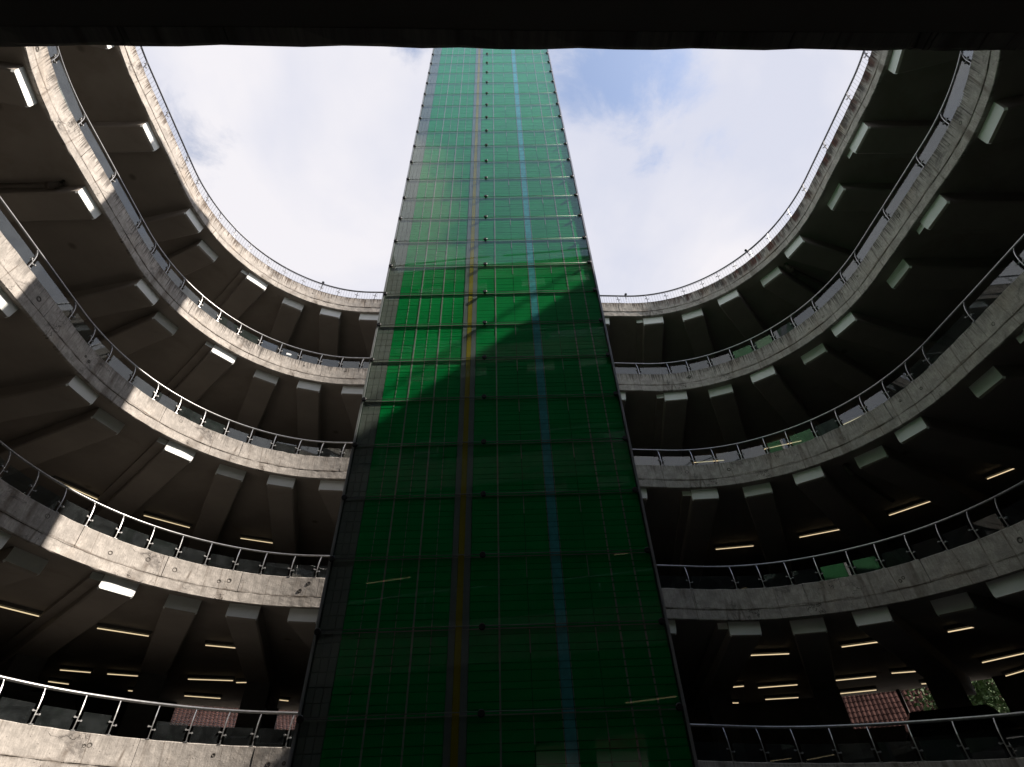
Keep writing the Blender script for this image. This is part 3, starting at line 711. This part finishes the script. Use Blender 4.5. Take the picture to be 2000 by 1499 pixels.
for k, L in TUBES.items():
    for side, nm in ((-1, 'left'), (1, 'right')):
        LL = [t for t in L if t[0][0] * side > 0]
        rows = {}
        for t in LL:
            d = dist(t); r = 0 if d < 16.3 else (1 if d < 19.4 else 2); rows.setdefault(r, []).append(t)
        for r, R in rows.items():
            R.sort(key=lambda t: math.atan2(t[0][0], t[0][1]))
            rn = ['front', 'second', 'farthest'][r]
            for i, t in enumerate(R):
                lab = '%s tube light, %s row %s, %s of tower' % ((ORD[i] + 'from left').replace('  ', ' ') if i else 'leftmost', rn, UNDER[k], nm)
                tube_light(t[0], t[1], lab, 'lit ceiling tubes under the parking decks')
# the same lamps over the near side, seen only as reflections in the tower
NEAR = [(1, .90), (1, .94), (1, .06), (2, .91), (2, .05), (2, .95), (3, .93)]
for ni, (k, u) in enumerate(NEAR):
    q = PT(np.array([u - .011, u + .011]), np.array([3.7, 3.7]), -.714, k); q[:, 2] -= EYE
    tube_light(q[0], q[1], 'lit tube light behind the viewer, %s streak mirrored in the tower glass' % ['brightest', 'second brightest', 'left low', 'left middle', 'right middle', 'small right', 'highest'][ni], 'lit ceiling tubes mirrored in the tower')

# ------------------------------------------------------------------ drain pipes and small lamps
def pipe(u, o0, o1, k, label, r=.055, dz=-.80):
    q = PT(np.array([u, u]), np.array([o0, o1]), dz, k); c = Vector(q.mean(0)); t = thing('drain_pipe', label, 'pipe', tuple(c))
    P = [q[0], q[0] * .98 + q[1] * .02, q[1]]; P = [np.array([*q[0][:2], q[0][2] + .25]), q[0] + (q[1] - q[0]) * .003 + [0, 0, .06], q[0] + (q[1] - q[0]) * .02, q[0] + (q[1] - q[0]) * .5, q[1]]
    V, F = tube_vf(P, r, 10); ob('pipe', mesh('pipe', rel(V, t), F, M_PIPE, smooth=True), t)
    V, F = tube_vf([P[2] * 1.0, P[2] + (q[1] - q[0]) * .025], r * 1.25, 10); ob('collar', mesh('collar', rel(V, t), F, M_PIPE, smooth=True), t)
pipe(.238, .45, 5.5, 3, 'brown drain pipe under the second deck from the top, left of the tower')
pipe(.684, .45, 5.5, 4, 'dark drain pipe under the topmost deck, right of the tower')
pipe(.664, .45, 2.6, 2, 'dark drain pipe under the middle deck, right of the tower')
def flood(u, k, label):
    m = frame_at(u, .12, .40, k, False); t = thing('floodlight', label, 'lamp', tuple(m.translation), 'small lamps clamped to the top railing')
    t.rotation_euler = m.to_euler()
    v, f = tube_vf([(0, -.01, -.18), (0, -.06, .0), (0, -.10, .06)], .012, 6); ob('bracket', mesh('bracket', v, f, M_STEELD), t)
    v, f = tube_vf([(0, -.02, .07), (0, -.06, .065), (0, -.10, .05), (0, -.12, .04)], .040, 10); ob('lamp_head', mesh('lamp_head', v, f, M_STEELD, smooth=False), t)
    v, f = tube_vf([(0, -.122, .04), (0, -.126, .039)], .033, 10); ob('lens', mesh('lens', v, f, M_CGLASS), t)
flood(.378, 4, 'small round floodlight clamped to the top railing left of the tower')
flood(.672, 4, 'small round floodlight clamped to the top railing, the far right one')
flood(.589, 4, 'small round floodlight clamped to the top railing just right of the tower')

# ------------------------------------------------------------------ parked cars on the lowest deck
def car(u, off, ang, label, rails=False):
    m = frame_at(u, off, -.395, 0, False); t = thing('parked_car', label, 'car', tuple(m.translation), 'dark cars parked on the lowest deck')
    t.rotation_euler = (0, 0, m.to_euler().z + ang)
    prof = [(-2.1, .28), (-2.12, .62), (-2.05, .92), (-1.75, .98), (-1.62, 1.10), (-1.15, 1.44), (-.6, 1.50), (.35, 1.47), (.75, 1.36), (1.2, 1.0), (1.9, .88), (2.12, .66), (2.14, .30), (1.7, .22), (-1.7, .22)]
    sec = [(-.86, .0, 1.0), (-.90, .0, 1.0), (-.60, 1.0, .99), (.60, 1.0, .99), (.90, .0, 1.0), (.86, 0, 1)]
    V = []; n = len(prof)
    for s in (-1, -.93, .93, 1):
        for x, z in prof:
            w = .88 if z < 1.0 else .88 - (z - 1.0) * .42
            V.append((x * (1 if abs(s) < .99 else .985), s * w, z * (1 if abs(s) < .99 else .99)))
    F = []
    for j in range(3):
        for i in range(n): F.append((j * n + i, j * n + (i + 1) % n, (j + 1) * n + (i + 1) % n, (j + 1) * n + i))
    F += [tuple(range(n)), tuple(range(3 * n, 4 * n))[::-1]]
    ob('body', mesh('body', V, F, M_CAR), t)
    # windows: windscreen, rear window, side windows slightly proud of the body
    def pane(P): ob('window', mesh('window', P, [(0, 1, 2, 3)], M_CGLASS), t)
    pane([(.80, -.64, 1.35), (1.16, -.74, 1.06), (1.16, .74, 1.06), (.80, .64, 1.35)]); pane([(-1.66, -.72, 1.10), (-1.22, -.62, 1.41), (-1.22, .62, 1.41), (-1.66, .72, 1.10)])
    for s in (-1, 1):
        pane([(-1.45, s * .884, 1.06), (-.2, s * .884, 1.06), (-.2, s * .735, 1.42), (-1.1, s * .745, 1.40)]); pane([(-.12, s * .884, 1.06), (1.02, s * .884, 1.06), (.62, s * .75, 1.36), (-.12, s * .735, 1.42)])
        for x in (-1.32, 1.34):
            v, f = tube_vf([(x, s * .72, .33), (x, s * .91, .33)], .33, 18); w = ob('wheel', mesh('wheel', v, f, M_TYRE), t)
            v, f = tube_vf([(x, s * .905, .33), (x, s * .925, .33)], .20, 12); ob('rim', mesh('rim', v, f, M_FRAME), w)
        v, f = box_vf(2.06, 2.15, s * .70 - .15, s * .70 + .15, .60, .74); ob('headlight', mesh('headlight', v, f, M_FRAME), t)
        v, f = box_vf(.72, .86, min(s * .86, s * 1.02), max(s * .86, s * 1.02), 1.02, 1.16); ob('mirror', mesh('mirror', v, f, M_CAR), t)
        if rails:
            v, f = tube_vf([(-1.1, s * .62, 1.46), (-.95, s * .62, 1.56), (.2, s * .62, 1.56), (.4, s * .62, 1.48)], .02, 6); ob('roof_rail', mesh('roof_rail', v, f, M_CAR), t)
car(.345, 4.6, 1.35, 'dark estate car with roof rails parked on the lowest deck left of the tower', True)
car(.648, 4.4, 1.8, 'dark hatchback parked on the lowest deck before the window with tiled roofs')
car(.683, 4.2, 1.2, 'dark parked car beside the small window with green leaves')

# ------------------------------------------------------------------ outside: neighbour houses with tiled roofs, a tree
def house(cx, cy, w, d, h, rot, label, rise=2.2):
    t = thing('house', label, 'house', (cx, cy, -.25)); t.rotation_euler = (0, 0, rot)
    v, f = box_vf(-w / 2, w / 2, -d / 2, d / 2, 0, h); ob('wall', mesh('wall', v, f, M_PLAST), t)
    V = [(-w / 2 - .4, -d / 2 - .4, h), (w / 2 + .4, -d / 2 - .4, h), (w / 2 + .4, d / 2 + .4, h), (-w / 2 - .4, d / 2 + .4, h), (-w / 2 - .4, 0, h + rise), (w / 2 + .4, 0, h + rise)]
    F = [(0, 1, 5, 4), (2, 3, 4, 5), (0, 4, 3), (1, 2, 5), (0, 3, 2, 1)]; rf = ob('roof', mesh('roof', V, F, M_ROOFT), t)
    # rounded tile rows on the slope that faces the car park
    parts = []; sl = math.hypot(d / 2 + .4, rise); n = int((w + .8) / .17)
    for i in range(n):
        x = -w / 2 - .4 + .17 * (i + .5)
        for j in range(int(sl / .36)):
            a, b = j * .36 / sl, min(1, (j * .36 + .38) / sl); yy = lambda q: -(d / 2 + .4) * (1 - q); zz = lambda q: h + rise * q
            v = []
            for q, lift in ((a, .045), (b, .012)):
                for an in (-1, 0, 1): v.append((x + .067 * an, yy(q), zz(q) + lift + (.04 if an == 0 else 0)))
            parts.append((v, [(0, 1, 4, 3), (1, 2, 5, 4), (0, 2, 1)]))
    V, F = join(parts); o = ob('roof_tiles', mesh('roof_tiles', V, F, M_ROOFT), rf); o['kind'] = 'stuff'
    for x in (-w / 4, 0, w / 4):
        v, f = box_vf(x - .5, x + .5, -d / 2 - .03, -d / 2 + .02, h - 2.1, h - .7); fm = ob('window', mesh('window', v, f, M_HOUS), t)
        v, f = box_vf(x - .42, x + .42, -d / 2 - .045, -d / 2 - .031, h - 2.02, h - .78); ob('pane', mesh('pane', v, f, M_CGLASS), fm)
    v, f = box_vf(w * .28, w * .28 + .7, .3, 1.0, h + .5, h + rise + .9); ob('chimney', mesh('chimney', v, f, M_PLAST), rf)
house(16.2, 28.2, 10, 9, 4.7, -.52, 'house with terracotta tiled roof seen through the window right of the tower', 3.7)
house(-17, 29.5, 13, 9, 4.9, .52, 'house with tiled roof behind the wire mesh window left of the tower', 3.2)
house(5, -28, 12, 9, 5.5, 3.0, 'pale house behind the viewer, mirrored low in the tower glass', 3.0)
def tree(x, y, h, label):
    t = thing('tree', label, 'tree', (x, y, -.25))
    v, f = tube_vf([(0, 0, 0), (.05, 0, h * .3), (-.1, .1, h * .6), (0, .1, h * .9)], .16, 8)
    ob('trunk', mesh('trunk', v, f, M_BARK), t)
    r = np.random.default_rng(5); V = []; F = []
    cl = r.normal(0, 1, (46, 3)); cl /= np.linalg.norm(cl, axis=1)[:, None]; cl = cl * r.uniform(.4, 1, (46, 1)) * np.array([1.9, 1.9, 1.7]) + [0, 0, h * .62]
    for c in cl:
        for i in range(120):
            p = c + r.normal(0, .33, 3); a = r.normal(0, 1, 3); a /= np.linalg.norm(a); b = np.cross(a, r.normal(0, 1, 3)); b /= np.linalg.norm(b); s = r.uniform(.06, .12); n = len(V)
            V += [p - a * s, p + b * s * .5, p + a * s, p - b * s * .5]; F.append((n, n + 1, n + 2, n + 3))
    ob('crown', mesh('crown', V, F, M_LEAF), t)
tree(16.0, 21.6, 8.8, 'leafy green tree outside the small window at the lower right')
